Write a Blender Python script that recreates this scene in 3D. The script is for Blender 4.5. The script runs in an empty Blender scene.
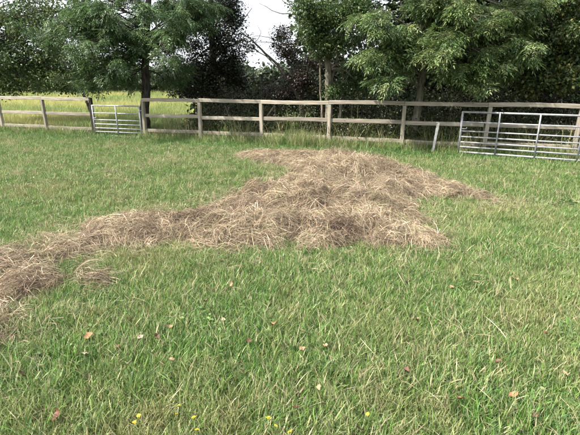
import bpy, bmesh, math
import numpy as np
from mathutils import Vector

scene = bpy.context.scene
RNG = np.random.default_rng(11)

# ------------------------------------------------------------------ camera
CAM_H, PITCH, FPX = 1.6, math.radians(17.23), 440.0      # FPX: focal length for a 580 px wide frame
cam_d = bpy.data.cameras.new('camera')
cam_d.sensor_width = 36.0
cam_d.lens = 36.0 * FPX / 580.0
cam_d.clip_start, cam_d.clip_end = 0.05, 4000
cam = bpy.data.objects.new('camera', cam_d)
scene.collection.objects.link(cam)
cam.location = (0, 0, CAM_H)
cam.rotation_euler = (math.radians(90) - PITCH, 0, 0)
scene.camera = cam

# ------------------------------------------------------------------ sky and sun
SUN_DIR = Vector((-0.68, -0.22, 0.82)).normalized()
world = bpy.data.worlds.new('World'); scene.world = world; world.use_nodes = True
nt = world.node_tree; nt.nodes.clear()
out = nt.nodes.new('ShaderNodeOutputWorld'); bg = nt.nodes.new('ShaderNodeBackground')
sky = nt.nodes.new('ShaderNodeTexSky'); sky.sky_type = 'NISHITA'; sky.sun_disc = False
sky.sun_elevation = math.asin(SUN_DIR.z); sky.sun_rotation = math.atan2(SUN_DIR.x, SUN_DIR.y)
sky.dust_density = 4.0; sky.air_density = 1.0; sky.ozone_density = 1.0
tc = nt.nodes.new('ShaderNodeTexCoord'); ns = nt.nodes.new('ShaderNodeTexNoise')
ns.inputs['Scale'].default_value = 2.2; ns.inputs['Detail'].default_value = 5
rp = nt.nodes.new('ShaderNodeMapRange')
rp.inputs['From Min'].default_value = 0.30; rp.inputs['From Max'].default_value = 0.55
rp.inputs['To Min'].default_value = 0.55; rp.inputs['To Max'].default_value = 1.0
mx = nt.nodes.new('ShaderNodeMix'); mx.data_type = 'RGBA'
mx.inputs[7].default_value = (7.6, 7.9, 8.4, 1)           # bright thin cloud
nt.links.new(tc.outputs['Generated'], ns.inputs['Vector'])
nt.links.new(ns.outputs['Fac'], rp.inputs['Value']); nt.links.new(rp.outputs['Result'], mx.inputs[0])
nt.links.new(sky.outputs['Color'], mx.inputs[6]); nt.links.new(mx.outputs[2], bg.inputs['Color'])
bg.inputs['Strength'].default_value = 0.10
nt.links.new(bg.outputs['Background'], out.inputs['Surface'])

sun_d = bpy.data.lights.new('sun', 'SUN'); sun_d.energy = 5.0; sun_d.angle = math.radians(1.0)
sun_d.color = (1.0, 0.94, 0.85)
sun = bpy.data.objects.new('sun', sun_d); scene.collection.objects.link(sun)
sun.rotation_euler = SUN_DIR.to_track_quat('Z', 'Y').to_euler(); sun.location = (-20, -10, 20)

vs = scene.view_settings
vs.view_transform = 'Standard'; vs.look = 'None'; vs.gamma = 1.0; vs.exposure = 0.98
vs.use_curve_mapping = False
cy_ = scene.cycles
cy_.max_bounces = 4; cy_.diffuse_bounces = 3; cy_.glossy_bounces = 2; cy_.transmission_bounces = 3
cy_.use_adaptive_sampling = True; cy_.adaptive_threshold = 0.05

# ------------------------------------------------------------------ helpers
def col(*c): return (*c, 1.0)

def ray(px, py):
    a, b = (px - 290) / FPX, (217.5 - py) / FPX
    c, s = math.cos(PITCH), math.sin(PITCH)
    return np.array([a, c + s * b, -s + c * b])

def at(px, py, Y):
    d = ray(px, py); d = d * (Y / d[1])
    return np.array([d[0], d[1], d[2] + CAM_H])

def on_ground(px, py):
    d = ray(px, py); d = d * (-CAM_H / d[2])
    return np.array([d[0], d[1]])

def _hash(ix, iy, seed):
    h = (ix.astype(np.int64) * 374761393 + iy.astype(np.int64) * 668265263 + seed * 1442695041) & 0xffffffff
    h = ((h ^ (h >> 13)) * 1274126177) & 0xffffffff
    h = h ^ (h >> 16)
    return (h & 0xffff) / 65535.0

def noise(x, y, scale=1.0, seed=0, octaves=3):
    x = np.asarray(x, float) / scale; y = np.asarray(y, float) / scale
    tot = np.zeros_like(x); amp = 1.0; norm = 0
    for o in range(octaves):
        ix, iy = np.floor(x), np.floor(y); fx, fy = x - ix, y - iy
        fx = fx * fx * (3 - 2 * fx); fy = fy * fy * (3 - 2 * fy)
        s = seed * 17 + o
        v = (_hash(ix, iy, s) * (1 - fx) + _hash(ix + 1, iy, s) * fx) * (1 - fy) \
            + (_hash(ix, iy + 1, s) * (1 - fx) + _hash(ix + 1, iy + 1, s) * fx) * fy
        tot += v * amp; norm += amp; amp *= 0.5; x = x * 2.03 + 5.1; y = y * 2.03 + 1.7
    return tot / norm

def smooth(a, b, x):
    t = np.clip((np.asarray(x, float) - a) / (b - a), 0, 1); return t * t * (3 - 2 * t)

def gz(x, y):
    x = np.asarray(x, float); y = np.asarray(y, float)
    return (noise(x, y, 2.3, 3, 2) - 0.5) * 0.06 * (1 - smooth(20, 40, np.hypot(x, y)))

def link(o, parent=None):
    scene.collection.objects.link(o)
    if parent is not None: o.parent = parent
    return o

def tag(o, label=None, cat=None, group=None, kind=None):
    if label: o['label'] = label
    if cat: o['category'] = cat
    if group: o['group'] = group
    if kind: o['kind'] = kind
    return o

def empty(name, loc=(0, 0, 0), rz=0):
    o = bpy.data.objects.new(name, None); o.empty_display_size = 0.1
    o.location = loc; o.rotation_euler = (0, 0, rz)
    return link(o)

def mesh_np(name, verts, faces, tint=None, smooth_shade=False):
    """faces: list of int arrays (n,3) and/or (m,4)"""
    me = bpy.data.meshes.new(name)
    verts = np.asarray(verts, np.float32)
    loops = np.concatenate([f.ravel() for f in faces]).astype(np.int32)
    sizes = np.concatenate([np.full(len(f), f.shape[1]) for f in faces])
    starts = np.concatenate([[0], np.cumsum(sizes)[:-1]]).astype(np.int32)
    me.vertices.add(len(verts)); me.vertices.foreach_set('co', verts.ravel())
    me.loops.add(len(loops)); me.loops.foreach_set('vertex_index', loops)
    me.polygons.add(len(sizes)); me.polygons.foreach_set('loop_start', starts)
    if smooth_shade: me.polygons.foreach_set('use_smooth', np.ones(len(sizes), bool))
    if tint is not None:
        a = me.attributes.new('tint', 'FLOAT_COLOR', 'POINT')
        t = np.ones((len(verts), 4), np.float32); t[:, :3] = tint
        a.data.foreach_set('color', t.ravel())
    me.update(calc_edges=True); me.validate()
    return me

def mobj(name, me, m, parent=None):
    me.materials.append(m)
    return link(bpy.data.objects.new(name, me), parent)

# ------------------------------------------------------------------ materials
def new_mat(name):
    m = bpy.data.materials.new(name); m.use_nodes = True
    n = m.node_tree; n.nodes.clear()
    o = n.nodes.new('ShaderNodeOutputMaterial')
    return m, n, o

def leaf_mat(name, trans=0.3, rough=0.5, spec=0.3, gain=1.0, dry=None):
    """colour comes from the 'tint' attribute of each leaf or blade; dry = colour mixed in by the instance's 'age'"""
    m, n, o = new_mat(name)
    at_ = n.nodes.new('ShaderNodeAttribute'); at_.attribute_name = 'tint'
    c = at_.outputs['Color']
    if dry:
        ai = n.nodes.new('ShaderNodeAttribute'); ai.attribute_name = 'age'; ai.attribute_type = 'INSTANCER'
        mixn = n.nodes.new('ShaderNodeMix'); mixn.data_type = 'RGBA'
        n.links.new(ai.outputs['Fac'], mixn.inputs[0]); n.links.new(c, mixn.inputs[6])
        mixn.inputs[7].default_value = col(*dry); c = mixn.outputs[2]
        av = n.nodes.new('ShaderNodeAttribute'); av.attribute_name = 'shade'; av.attribute_type = 'INSTANCER'
        mv = n.nodes.new('ShaderNodeMix'); mv.data_type = 'RGBA'; mv.blend_type = 'MULTIPLY'; mv.inputs[0].default_value = 1
        n.links.new(c, mv.inputs[6]); n.links.new(av.outputs['Color'], mv.inputs[7]); c = mv.outputs[2]
    p = n.nodes.new('ShaderNodeBsdfPrincipled')
    p.inputs['Roughness'].default_value = rough; p.inputs['Specular IOR Level'].default_value = spec
    n.links.new(c, p.inputs['Base Color'])
    t = n.nodes.new('ShaderNodeBsdfTranslucent'); n.links.new(c, t.inputs['Color'])
    mixs = n.nodes.new('ShaderNodeMixShader'); mixs.inputs[0].default_value = trans
    n.links.new(p.outputs[0], mixs.inputs[1]); n.links.new(t.outputs[0], mixs.inputs[2])
    n.links.new(mixs.outputs[0], o.inputs['Surface'])
    return m

def wood_mat(name, c1, c2, c3, scale=1.0, stain=0.5):
    m, n, o = new_mat(name)
    tc_ = n.nodes.new('ShaderNodeTexCoord'); mp = n.nodes.new('ShaderNodeMapping')
    mp.inputs['Scale'].default_value = (1.2 * scale, 22 * scale, 22 * scale)
    n.links.new(tc_.outputs['Object'], mp.inputs['Vector'])
    g = n.nodes.new('ShaderNodeTexNoise'); g.inputs['Scale'].default_value = 2.0; g.inputs['Detail'].default_value = 6
    n.links.new(mp.outputs['Vector'], g.inputs['Vector'])
    r = n.nodes.new('ShaderNodeValToRGB'); r.color_ramp.elements[0].position = 0.3; r.color_ramp.elements[1].position = 0.7
    r.color_ramp.elements[0].color = col(*c1); r.color_ramp.elements[1].color = col(*c2)
    n.links.new(g.outputs['Fac'], r.inputs['Fac'])
    ge = n.nodes.new('ShaderNodeNewGeometry')
    s = n.nodes.new('ShaderNodeTexNoise'); s.inputs['Scale'].default_value = 4.5; s.inputs['Detail'].default_value = 5
    n.links.new(ge.outputs['Position'], s.inputs['Vector'])
    sr = n.nodes.new('ShaderNodeMapRange'); sr.inputs['From Min'].default_value = 0.45; sr.inputs['From Max'].default_value = 0.7
    sr.inputs['To Max'].default_value = stain
    n.links.new(s.outputs['Fac'], sr.inputs['Value'])
    mi = n.nodes.new('ShaderNodeMix'); mi.data_type = 'RGBA'
    n.links.new(sr.outputs['Result'], mi.inputs[0]); n.links.new(r.outputs['Color'], mi.inputs[6])
    mi.inputs[7].default_value = col(*c3)
    oi = n.nodes.new('ShaderNodeObjectInfo')
    hs = n.nodes.new('ShaderNodeHueSaturation')
    vr = n.nodes.new('ShaderNodeMapRange'); vr.inputs['To Min'].default_value = 0.78; vr.inputs['To Max'].default_value = 1.15
    n.links.new(oi.outputs['Random'], vr.inputs['Value']); n.links.new(vr.outputs['Result'], hs.inputs['Value'])
    n.links.new(mi.outputs[2], hs.inputs['Color'])
    p = n.nodes.new('ShaderNodeBsdfPrincipled'); p.inputs['Roughness'].default_value = 0.85
    p.inputs['Specular IOR Level'].default_value = 0.2
    n.links.new(hs.outputs['Color'], p.inputs['Base Color'])
    b = n.nodes.new('ShaderNodeBump'); b.inputs['Strength'].default_value = 0.5; b.inputs['Distance'].default_value = 0.01
    n.links.new(g.outputs['Fac'], b.inputs['Height']); n.links.new(b.outputs['Normal'], p.inputs['Normal'])
    n.links.new(p.outputs[0], o.inputs['Surface'])
    return m

def bark_mat(name, c1, c2, moss):
    m, n, o = new_mat(name)
    ge = n.nodes.new('ShaderNodeNewGeometry'); mp = n.nodes.new('ShaderNodeMapping')
    mp.inputs['Scale'].default_value = (14, 14, 3)
    n.links.new(ge.outputs['Position'], mp.inputs['Vector'])
    g = n.nodes.new('ShaderNodeTexNoise'); g.inputs['Scale'].default_value = 1.6; g.inputs['Detail'].default_value = 7
    n.links.new(mp.outputs['Vector'], g.inputs['Vector'])
    r = n.nodes.new('ShaderNodeValToRGB'); r.color_ramp.elements[0].position = 0.35; r.color_ramp.elements[1].position = 0.65
    r.color_ramp.elements[0].color = col(*c1); r.color_ramp.elements[1].color = col(*c2)
    n.links.new(g.outputs['Fac'], r.inputs['Fac'])
    s = n.nodes.new('ShaderNodeTexNoise'); s.inputs['Scale'].default_value = 3.0; s.inputs['Detail'].default_value = 4
    n.links.new(ge.outputs['Position'], s.inputs['Vector'])
    sr = n.nodes.new('ShaderNodeMapRange'); sr.inputs['From Min'].default_value = 0.5; sr.inputs['From Max'].default_value = 0.7
    sr.inputs['To Max'].default_value = 0.6
    n.links.new(s.outputs['Fac'], sr.inputs['Value'])
    mi = n.nodes.new('ShaderNodeMix'); mi.data_type = 'RGBA'
    n.links.new(sr.outputs['Result'], mi.inputs[0]); n.links.new(r.outputs['Color'], mi.inputs[6]); mi.inputs[7].default_value = col(*moss)
    p = n.nodes.new('ShaderNodeBsdfPrincipled'); p.inputs['Roughness'].default_value = 0.9; p.inputs['Specular IOR Level'].default_value = 0.15
    n.links.new(mi.outputs[2], p.inputs['Base Color'])
    b = n.nodes.new('ShaderNodeBump'); b.inputs['Strength'].default_value = 0.8; b.inputs['Distance'].default_value = 0.03
    n.links.new(g.outputs['Fac'], b.inputs['Height']); n.links.new(b.outputs['Normal'], p.inputs['Normal'])
    n.links.new(p.outputs[0], o.inputs['Surface'])
    return m

def plain_mat(name, c, rough=0.6, metal=0.0, var=0.15, vscale=9.0, c2=None):
    m, n, o = new_mat(name)
    ge = n.nodes.new('ShaderNodeNewGeometry')
    s = n.nodes.new('ShaderNodeTexNoise'); s.inputs['Scale'].default_value = vscale; s.inputs['Detail'].default_value = 5
    n.links.new(ge.outputs['Position'], s.inputs['Vector'])
    r = n.nodes.new('ShaderNodeValToRGB'); r.color_ramp.elements[0].position = 0.35; r.color_ramp.elements[1].position = 0.7
    r.color_ramp.elements[0].color = col(*c)
    r.color_ramp.elements[1].color = col(*(c2 or [x * (1 - var) for x in c]))
    n.links.new(s.outputs['Fac'], r.inputs['Fac'])
    p = n.nodes.new('ShaderNodeBsdfPrincipled'); p.inputs['Roughness'].default_value = rough; p.inputs['Metallic'].default_value = metal
    n.links.new(r.outputs['Color'], p.inputs['Base Color'])
    n.links.new(p.outputs[0], o.inputs['Surface'])
    return m

M_GRASS = leaf_mat('grass_blade', 0.30, 0.45, 0.35, dry=(0.38, 0.34, 0.17))
M_FIELD = leaf_mat('field_blade', 0.35, 0.5, 0.2, dry=(0.50, 0.47, 0.19))
M_STRAW = leaf_mat('dry_grass_blade', 0.20, 0.6, 0.25, dry=(0.36, 0.30, 0.18))
M_HAY = leaf_mat('hay_strand', 0.12, 0.65, 0.2, dry=(0.20, 0.148, 0.105))
M_LEAF = leaf_mat('tree_leaf', 0.32, 0.42, 0.4)
M_DARKLEAF = leaf_mat('dark_leaf', 0.15, 0.45, 0.35)
M_RAIL = wood_mat('weathered_rail', (0.19, 0.165, 0.135), (0.47, 0.41, 0.34), (0.27, 0.27, 0.19), 1.0, 0.55)
M_DARKPOST = wood_mat('dark_post', (0.025, 0.02, 0.018), (0.07, 0.06, 0.05), (0.05, 0.06, 0.04), 1.0, 0.3)
M_BARK = bark_mat('bark', (0.045, 0.038, 0.03), (0.15, 0.125, 0.10), (0.08, 0.10, 0.06))
M_BARKD = bark_mat('bark_dark', (0.02, 0.017, 0.015), (0.085, 0.07, 0.06), (0.05, 0.06, 0.035))
M_BARKP = bark_mat('bark_pale', (0.10, 0.09, 0.07), (0.27, 0.24, 0.19), (0.13, 0.15, 0.08))
M_STEEL = plain_mat('galvanised_steel', (0.47, 0.48, 0.50), 0.55, 0.3, 0.45, 14)
M_WHITE = plain_mat('white_paint', (0.74, 0.73, 0.70), 0.6, 0.0, 0.3, 20)
M_PETAL = plain_mat('yellow_petal', (0.75, 0.55, 0.03), 0.5, 0, 0.1, 60)
M_STEM = plain_mat('green_stem', (0.10, 0.16, 0.04), 0.5, 0, 0.2, 60)

# ------------------------------------------------------------------ fence line (fitted to the photograph)
FA = math.radians(-18.105); SP = 1.8066
F0 = np.array([-9.3375, 14.5524]); FD = np.array([math.cos(FA), math.sin(FA)]); FN = np.array([FD[1], -FD[0]])   # FN points to the camera side
def fpt(k, off=0.0): return F0 + FD * SP * k + FN * off
def fence_y(x): return F0[1] + (np.asarray(x) - F0[0]) * math.tan(FA)

# ------------------------------------------------------------------ hay outline (ground points)
HEAP_PX = [(62, 232), (70, 222), (105, 219), (145, 214), (185, 213), (200, 207), (220, 197), (262, 188), (285, 175), (270, 165), (240, 157),
           (262, 153.5), (300, 153.5), (345, 156), (385, 165), (420, 176), (455, 188), (490, 198), (535, 209), (500, 208), (455, 202), (430, 203), (415, 214),
           (418, 230), (432, 244), (400, 247), (370, 248), (330, 252), (300, 253), (265, 262), (240, 256), (200, 253), (150, 250), (120, 248), (90, 254), (70, 250)]
SWATH_PX = [(-60, 256), (0, 250), (50, 242), (78, 236), (100, 243), (96, 266), (80, 284), (62, 300), (36, 316), (0, 338), (-40, 352), (-120, 352), (-140, 300)]
HEAP = np.array([on_ground(*p) for p in HEAP_PX]); SWATH = np.array([on_ground(*p) for p in SWATH_PX])

def sdf(P, poly):
    """distance to the outline, positive inside"""
    P = np.asarray(P, float); d = np.full(len(P), 1e9); ins = np.zeros(len(P), bool)
    for i in range(len(poly)):
        a, b = poly[i], poly[(i + 1) % len(poly)]
        ab = b - a; t = np.clip(((P - a) @ ab) / (ab @ ab), 0, 1)
        d = np.minimum(d, np.linalg.norm(P - (a + t[:, None] * ab), axis=1))
        c = (a[1] > P[:, 1]) != (b[1] > P[:, 1])
        xx = a[0] + (P[:, 1] - a[1]) / (b[1] - a[1] + 1e-12) * (b[0] - a[0])
        ins ^= c & (P[:, 0] < xx)
    return np.where(ins, d, -d)

LOBES = [  # px, py of the foot point, radius x, radius y, height
    (275, 246, 1.0, 0.42, 0.20), (370, 240, 0.75, 0.45, 0.15), (215, 236, 0.6, 0.35, 0.10), (320, 212, 0.85, 0.55, 0.17),
    (265, 207, 0.55, 0.5, 0.15), (375, 205, 0.6, 0.7, 0.13), (320, 180, 1.0, 0.8, 0.17), (370, 178, 0.8, 0.7, 0.10),
    (285, 222, 0.9, 0.16, -0.10), (150, 236, 0.7, 0.3, 0.06), (350, 164, 1.2, 0.7, 0.12), (430, 190, .9, .5, .05)]
def heap_h(P):
    P = np.asarray(P, float); x, y = P[:, 0], P[:, 1]
    wob = (noise(x, y, 0.35, 21, 3) - 0.5) * 0.6 + (noise(x, y, 1.1, 22, 2) - 0.5) * 0.5 - 0.05 - 0.04 * smooth(2.2, 3.0, x)
    e = sdf(P, HEAP) + wob
    base = 0.035 * smooth(0, 0.22, e) + 0.02 * smooth(0.1, 0.5, e)
    lob = np.zeros(len(P))
    for px, py, rx, ry, hh in LOBES:
        c = on_ground(px, py); lob += hh * np.exp(-(((x - c[0]) / rx) ** 2 + ((y - c[1]) / ry) ** 2))
    n1 = noise(x, y, 0.55, 5, 3); ridg = 1 - np.abs(noise(x * 0.6 + y * 0.8, y * 0.7 - x * 0.5, 0.42, 9, 2) * 2 - 1)
    lump = 0.25 + 1.25 * smooth(0.22, 0.78, n1) + 0.45 * (ridg - 0.6)
    n2 = noise(x, y, 0.16, 31, 2) - 0.5
    bil = np.abs(noise(x + 0.25 * n1, y * 1.25 + 0.3 * n1, 0.42, 33, 2) * 2 - 1) ** 0.65; lump = lump * 0.55 + 0.95 * bil - 0.08
    return base * (0.7 + 0.8 * n1) + (0.84 * lob * lump + 0.20 * n2 * smooth(0, 0.15, lob) + 0.07 * (bil - 0.4) * smooth(0, 0.12, lob)) * smooth(0.0, 0.7, e)
def swath_h(P):
    P = np.asarray(P, float); x, y = P[:, 0], P[:, 1]
    e = sdf(P, SWATH) + (noise(x, y, 0.3, 41, 3) - 0.5) * 1.1 + 0.05
    return smooth(0, 0.5, e) * (0.022 + 0.085 * smooth(0.42, 0.8, noise(x, y, 0.4, 43, 3)))

# ------------------------------------------------------------------ ground
def ground_mat():
    m, n, o = new_mat('meadow_soil')
    ge = n.nodes.new('ShaderNodeNewGeometry')
    a = n.nodes.new('ShaderNodeTexNoise'); a.inputs['Scale'].default_value = 30; a.inputs['Detail'].default_value = 8
    n.links.new(ge.outputs['Position'], a.inputs['Vector'])
    r = n.nodes.new('ShaderNodeValToRGB'); e = r.color_ramp.elements
    e[0].position = 0.3; e[0].color = col(0.035, 0.05, 0.016); e[1].position = 0.7; e[1].color = col(0.10, 0.115, 0.045)
    n.links.new(a.outputs['Fac'], r.inputs['Fac'])
    # the field beyond the fence: pale ripe grass with yellow drifts
    b = n.nodes.new('ShaderNodeTexNoise'); b.inputs['Scale'].default_value = 0.35; b.inputs['Detail'].default_value = 6
    n.links.new(ge.outputs['Position'], b.inputs['Vector'])
    r2 = n.nodes.new('ShaderNodeValToRGB'); e = r2.color_ramp.elements
    e[0].position = 0.4; e[0].color = col(0.22, 0.27, 0.08); e[1].position = 0.6; e[1].color = col(0.42, 0.395, 0.12)
    n.links.new(b.outputs['Fac'], r2.inputs['Fac'])
    sx = n.nodes.new('ShaderNodeSeparateXYZ'); n.links.new(ge.outputs['Position'], sx.inputs[0])
    mul = n.nodes.new('ShaderNodeMath'); mul.operation = 'MULTIPLY_ADD'; mul.inputs[1].default_value = -math.tan(FA)
    n.links.new(sx.outputs['X'], mul.inputs[0]); n.links.new(sx.outputs['Y'], mul.inputs[2])
    mr = n.nodes.new('ShaderNodeMapRange'); c0 = F0[1] - F0[0] * math.tan(FA)
    mr.inputs['From Min'].default_value = c0 + 0.5; mr.inputs['From Max'].default_value = c0 + 2.5
    n.links.new(mul.outputs[0], mr.inputs['Value'])
    mrx = n.nodes.new('ShaderNodeMapRange'); mrx.inputs['From Min'].default_value = -2.4; mrx.inputs['From Max'].default_value = -4.0
    n.links.new(sx.outputs['X'], mrx.inputs['Value'])
    mm = n.nodes.new('ShaderNodeMath'); mm.operation = 'MULTIPLY'
    n.links.new(mr.outputs['Result'], mm.inputs[0]); n.links.new(mrx.outputs['Result'], mm.inputs[1])
    mi = n.nodes.new('ShaderNodeMix'); mi.data_type = 'RGBA'
    n.links.new(mm.outputs[0], mi.inputs[0]); n.links.new(r.outputs['Color'], mi.inputs[6]); n.links.new(r2.outputs['Color'], mi.inputs[7])
    p = n.nodes.new('ShaderNodeBsdfPrincipled'); p.inputs['Roughness'].default_value = 0.95; p.inputs['Specular IOR Level'].default_value = 0.1
    n.links.new(mi.outputs[2], p.inputs['Base Color'])
    bp = n.nodes.new('ShaderNodeBump'); bp.inputs['Strength'].default_value = 0.8; bp.inputs['Distance'].default_value = 0.03
    n.links.new(a.outputs['Fac'], bp.inputs['Height']); n.links.new(bp.outputs['Normal'], p.inputs['Normal'])
    n.links.new(p.outputs[0], o.inputs['Surface'])
    return m
u = np.linspace(-1, 1, 221); ax = np.sinh(u * 6.2) / np.sinh(6.2) * 1500
gx, gy = np.meshgrid(ax, ax + 8); gxf, gyf = gx.ravel(), gy.ravel()
N = len(ax); idx = np.arange(N * N).reshape(N, N)
gf = np.stack([idx[:-1, :-1], idx[:-1, 1:], idx[1:, 1:], idx[1:, :-1]], -1).reshape(-1, 4)
ground = mobj('ground', mesh_np('ground', np.stack([gxf, gyf, gz(gxf, gyf)], 1), [gf], smooth_shade=True), ground_mat())
tag(ground, 'level meadow ground under the grass', None, kind='structure')

# ------------------------------------------------------------------ scatter (geometry nodes) for what nobody can count
def scatter(name, pts, rot, scl, age, shade, protos, parent=None):
    n = len(pts)
    me = bpy.data.meshes.new(name); me.vertices.add(n); me.vertices.foreach_set('co', np.asarray(pts, np.float32).ravel())
    for nm, ty, key, dat in (('rot', 'FLOAT_VECTOR', 'vector', rot), ('scl', 'FLOAT', 'value', scl), ('age', 'FLOAT', 'value', age)):
        a = me.attributes.new(nm, ty, 'POINT'); a.data.foreach_set(key, np.asarray(dat, np.float32).ravel())
    a = me.attributes.new('shade', 'FLOAT_COLOR', 'POINT'); s = np.ones((n, 4), np.float32); s[:, :3] = np.asarray(shade).reshape(n, -1)
    a.data.foreach_set('color', s.ravel())
    a = me.attributes.new('pick', 'INT', 'POINT'); a.data.foreach_set('value', RNG.integers(0, len(protos), n).astype(np.int32))
    me.update()
    o = link(bpy.data.objects.new(name, me), parent)
    g = bpy.data.node_groups.new(name, 'GeometryNodeTree')
    g.interface.new_socket('Geometry', in_out='INPUT', socket_type='NodeSocketGeometry')
    g.interface.new_socket('Geometry', in_out='OUTPUT', socket_type='NodeSocketGeometry')
    gi = g.nodes.new('NodeGroupInput'); go = g.nodes.new('NodeGroupOutput')
    ip = g.nodes.new('GeometryNodeInstanceOnPoints'); jn = g.nodes.new('GeometryNodeJoinGeometry')
    for p in protos:
        oi = g.nodes.new('GeometryNodeObjectInfo'); oi.inputs['Object'].default_value = p; oi.transform_space = 'ORIGINAL'
        ti = g.nodes.new('GeometryNodeGeometryToInstance')
        g.links.new(oi.outputs['Geometry'], ti.inputs[0]); g.links.new(ti.outputs[0], jn.inputs[0])
    def attr(nm, ty):
        x = g.nodes.new('GeometryNodeInputNamedAttribute'); x.data_type = ty; x.inputs['Name'].default_value = nm; return x.outputs[0]
    er = g.nodes.new('FunctionNodeEulerToRotation')
    g.links.new(attr('rot', 'FLOAT_VECTOR'), er.inputs[0])
    g.links.new(gi.outputs[0], ip.inputs['Points']); g.links.new(jn.outputs[0], ip.inputs['Instance'])
    ip.inputs['Pick Instance'].default_value = True
    g.links.new(attr('pick', 'INT'), ip.inputs['Instance Index']); g.links.new(er.outputs[0], ip.inputs['Rotation'])
    g.links.new(attr('scl', 'FLOAT'), ip.inputs['Scale']); g.links.new(ip.outputs[0], go.inputs[0])
    md = o.modifiers.new('scatter', 'NODES'); md.node_group = g
    return o

def blades(n, radius, hmin, hmax, wid, lean, colors, segs=3, rng=RNG, stiff=1.6, flat=False):
    """a tuft of n ribbons; returns verts, faces, tint"""
    th = rng.uniform(0, 2 * np.pi, n); rr = radius * np.sqrt(rng.uniform(0, 1, n))
    base = np.stack([rr * np.cos(th), rr * np.sin(th), np.zeros(n)], 1)
    H = rng.uniform(hmin, hmax, n); L = H * rng.uniform(lean[0], lean[1], n); la = rng.uniform(0, 2 * np.pi, n)
    ld = np.stack([np.cos(la), np.sin(la), np.zeros(n)], 1)
    fa = la + np.pi / 2 + rng.normal(0, 0.5, n); fd = np.stack([np.cos(fa), np.sin(fa), np.zeros(n)], 1)
    W = wid * rng.uniform(0.45, 1.5, n)
    V = []; F3 = []; F4 = []
    for s in range(segs):
        t = s / segs
        c = base + ld * (L * t ** stiff)[:, None] + np.array([0, 0, 1]) * (H * (t - 0.28 * (L / H) * t * t))[:, None]
        w = (W * (1 - 0.45 * t))[:, None] * 0.5
        V += [c - fd * w, c + fd * w]
    V.append(base + ld * L[:, None] + np.array([0, 0, 1]) * (H * (1 - 0.28 * (L / H)))[:, None])
    V = np.stack(V, 1); k = V.shape[1]; off = np.arange(n)[:, None] * k
    for s in range(segs - 1): F4.append(off + np.array([2 * s, 2 * s + 1, 2 * s + 3, 2 * s + 2]))
    F3.append(off + np.array([k - 3, k - 2, k - 1]))
    colors = np.asarray(colors); c = colors[rng.integers(0, len(colors), n)] * rng.uniform(0.55, 1.45, n)[:, None]
    return V.reshape(-1, 3), [np.concatenate(F4), np.concatenate(F3)], np.repeat(c, k, 0)

def proto(name, data, m):
    v, f, t = data; me = mesh_np(name, v, f, t); me.materials.append(m)
    return bpy.data.objects.new(name, me)

GREENS = [(0.102, 0.218, 0.040), (0.135, 0.268, 0.052), (0.078, 0.185, 0.046), (0.170, 0.280, 0.058), (0.105, 0.218, 0.076), (0.25, 0.31, 0.13)]
STRAWS = [(0.44, 0.39, 0.24), (0.52, 0.47, 0.32), (0.36, 0.30, 0.18), (0.40, 0.40, 0.23)]
P_SHORT = [proto('short_tuft', blades(34, 0.085, 0.03, 0.085, 0.0042, (0.1, 0.9), GREENS + [STRAWS[0]]), M_GRASS) for _ in range(6)]
P_LONG = [proto('long_tuft', blades(24, 0.07, 0.05, 0.15, 0.0042, (0.1, 0.9), GREENS, 4), M_GRASS) for _ in range(6)]
P_DRY = [proto('dry_tuft', blades(12, 0.06, 0.05, 0.17, 0.0036, (0.05, 1.0), STRAWS, 4), M_STRAW) for _ in range(5)]
def clover(n, rng=RNG):
    th = rng.uniform(0, 2 * np.pi, n); rr = 0.07 * np.sqrt(rng.uniform(0, 1, n)); L = rng.uniform(0.010, 0.022, n); k = 6
    c = np.stack([rr * np.cos(th), rr * np.sin(th), rng.uniform(0.02, 0.055, n)], 1); tl = rng.normal(0, 0.4, (n, 2)); a0 = rng.uniform(0, 6.28, n); V = []
    for j in range(k):
        a = a0 + j * 2 * np.pi / k; d = np.stack([np.cos(a), np.sin(a)], 1) * (L * (0.5 if j % 3 else 0.7))[:, None]
        V.append(np.column_stack([c[:, :2] + d, c[:, 2] + (d * tl).sum(1)]))
    V = np.stack(V, 1); off = np.arange(n)[:, None] * k
    cl = np.array([(0.10, 0.20, 0.06), (0.14, 0.25, 0.075), (0.08, 0.16, 0.05), (0.2, 0.27, 0.1)])[rng.integers(0, 4, n)] * rng.uniform(0.7, 1.3, n)[:, None]
    return V.reshape(-1, 3), [off + np.array([0, 1, 2, 3]), off + np.array([0, 3, 4, 5])], np.repeat(cl, k, 0)
P_CLOVER = [proto('clover_tuft', clover(14), M_GRASS) for _ in range(4)]
P_TALL = [proto('tall_tuft', blades(26, 0.12, 0.18, 0.42, 0.007, (0.1, 0.7), GREENS + STRAWS[:2], 4), M_GRASS) for _ in range(4)]

def wedge(n, y0, y1, marg=1.6, slope=0.74):
    y = RNG.uniform(y0, y1, n); x = RNG.uniform(-1, 1, n) * (slope * y1 + marg)
    k = np.abs(x) < slope * y + marg
    return x[k], y[k]

def grow(name, x, y, protos, scl, age, lean_sd=0.12, tintvar=0.12, zoff=0.0, shade_mask=None):
    n = len(x)
    rot = np.stack([RNG.normal(0, lean_sd, n), RNG.normal(0, lean_sd, n), RNG.uniform(0, 6.283, n)], 1)
    sh = np.clip(RNG.normal(1, tintvar, n), 0.6, 1.4)[:, None] * np.ones((1, 3))
    if shade_mask is not None: sh = sh * (1 - shade_mask[:, None] * (1 - SHADE_TINT))
    return scatter(name, np.stack([x, y, gz(x, y) - 0.006 + zoff], 1), rot, scl, age, sh, protos)

def haycover(x, y):
    P = np.stack([x, y], 1); return np.maximum(heap_h(P), swath_h(P))

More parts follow.
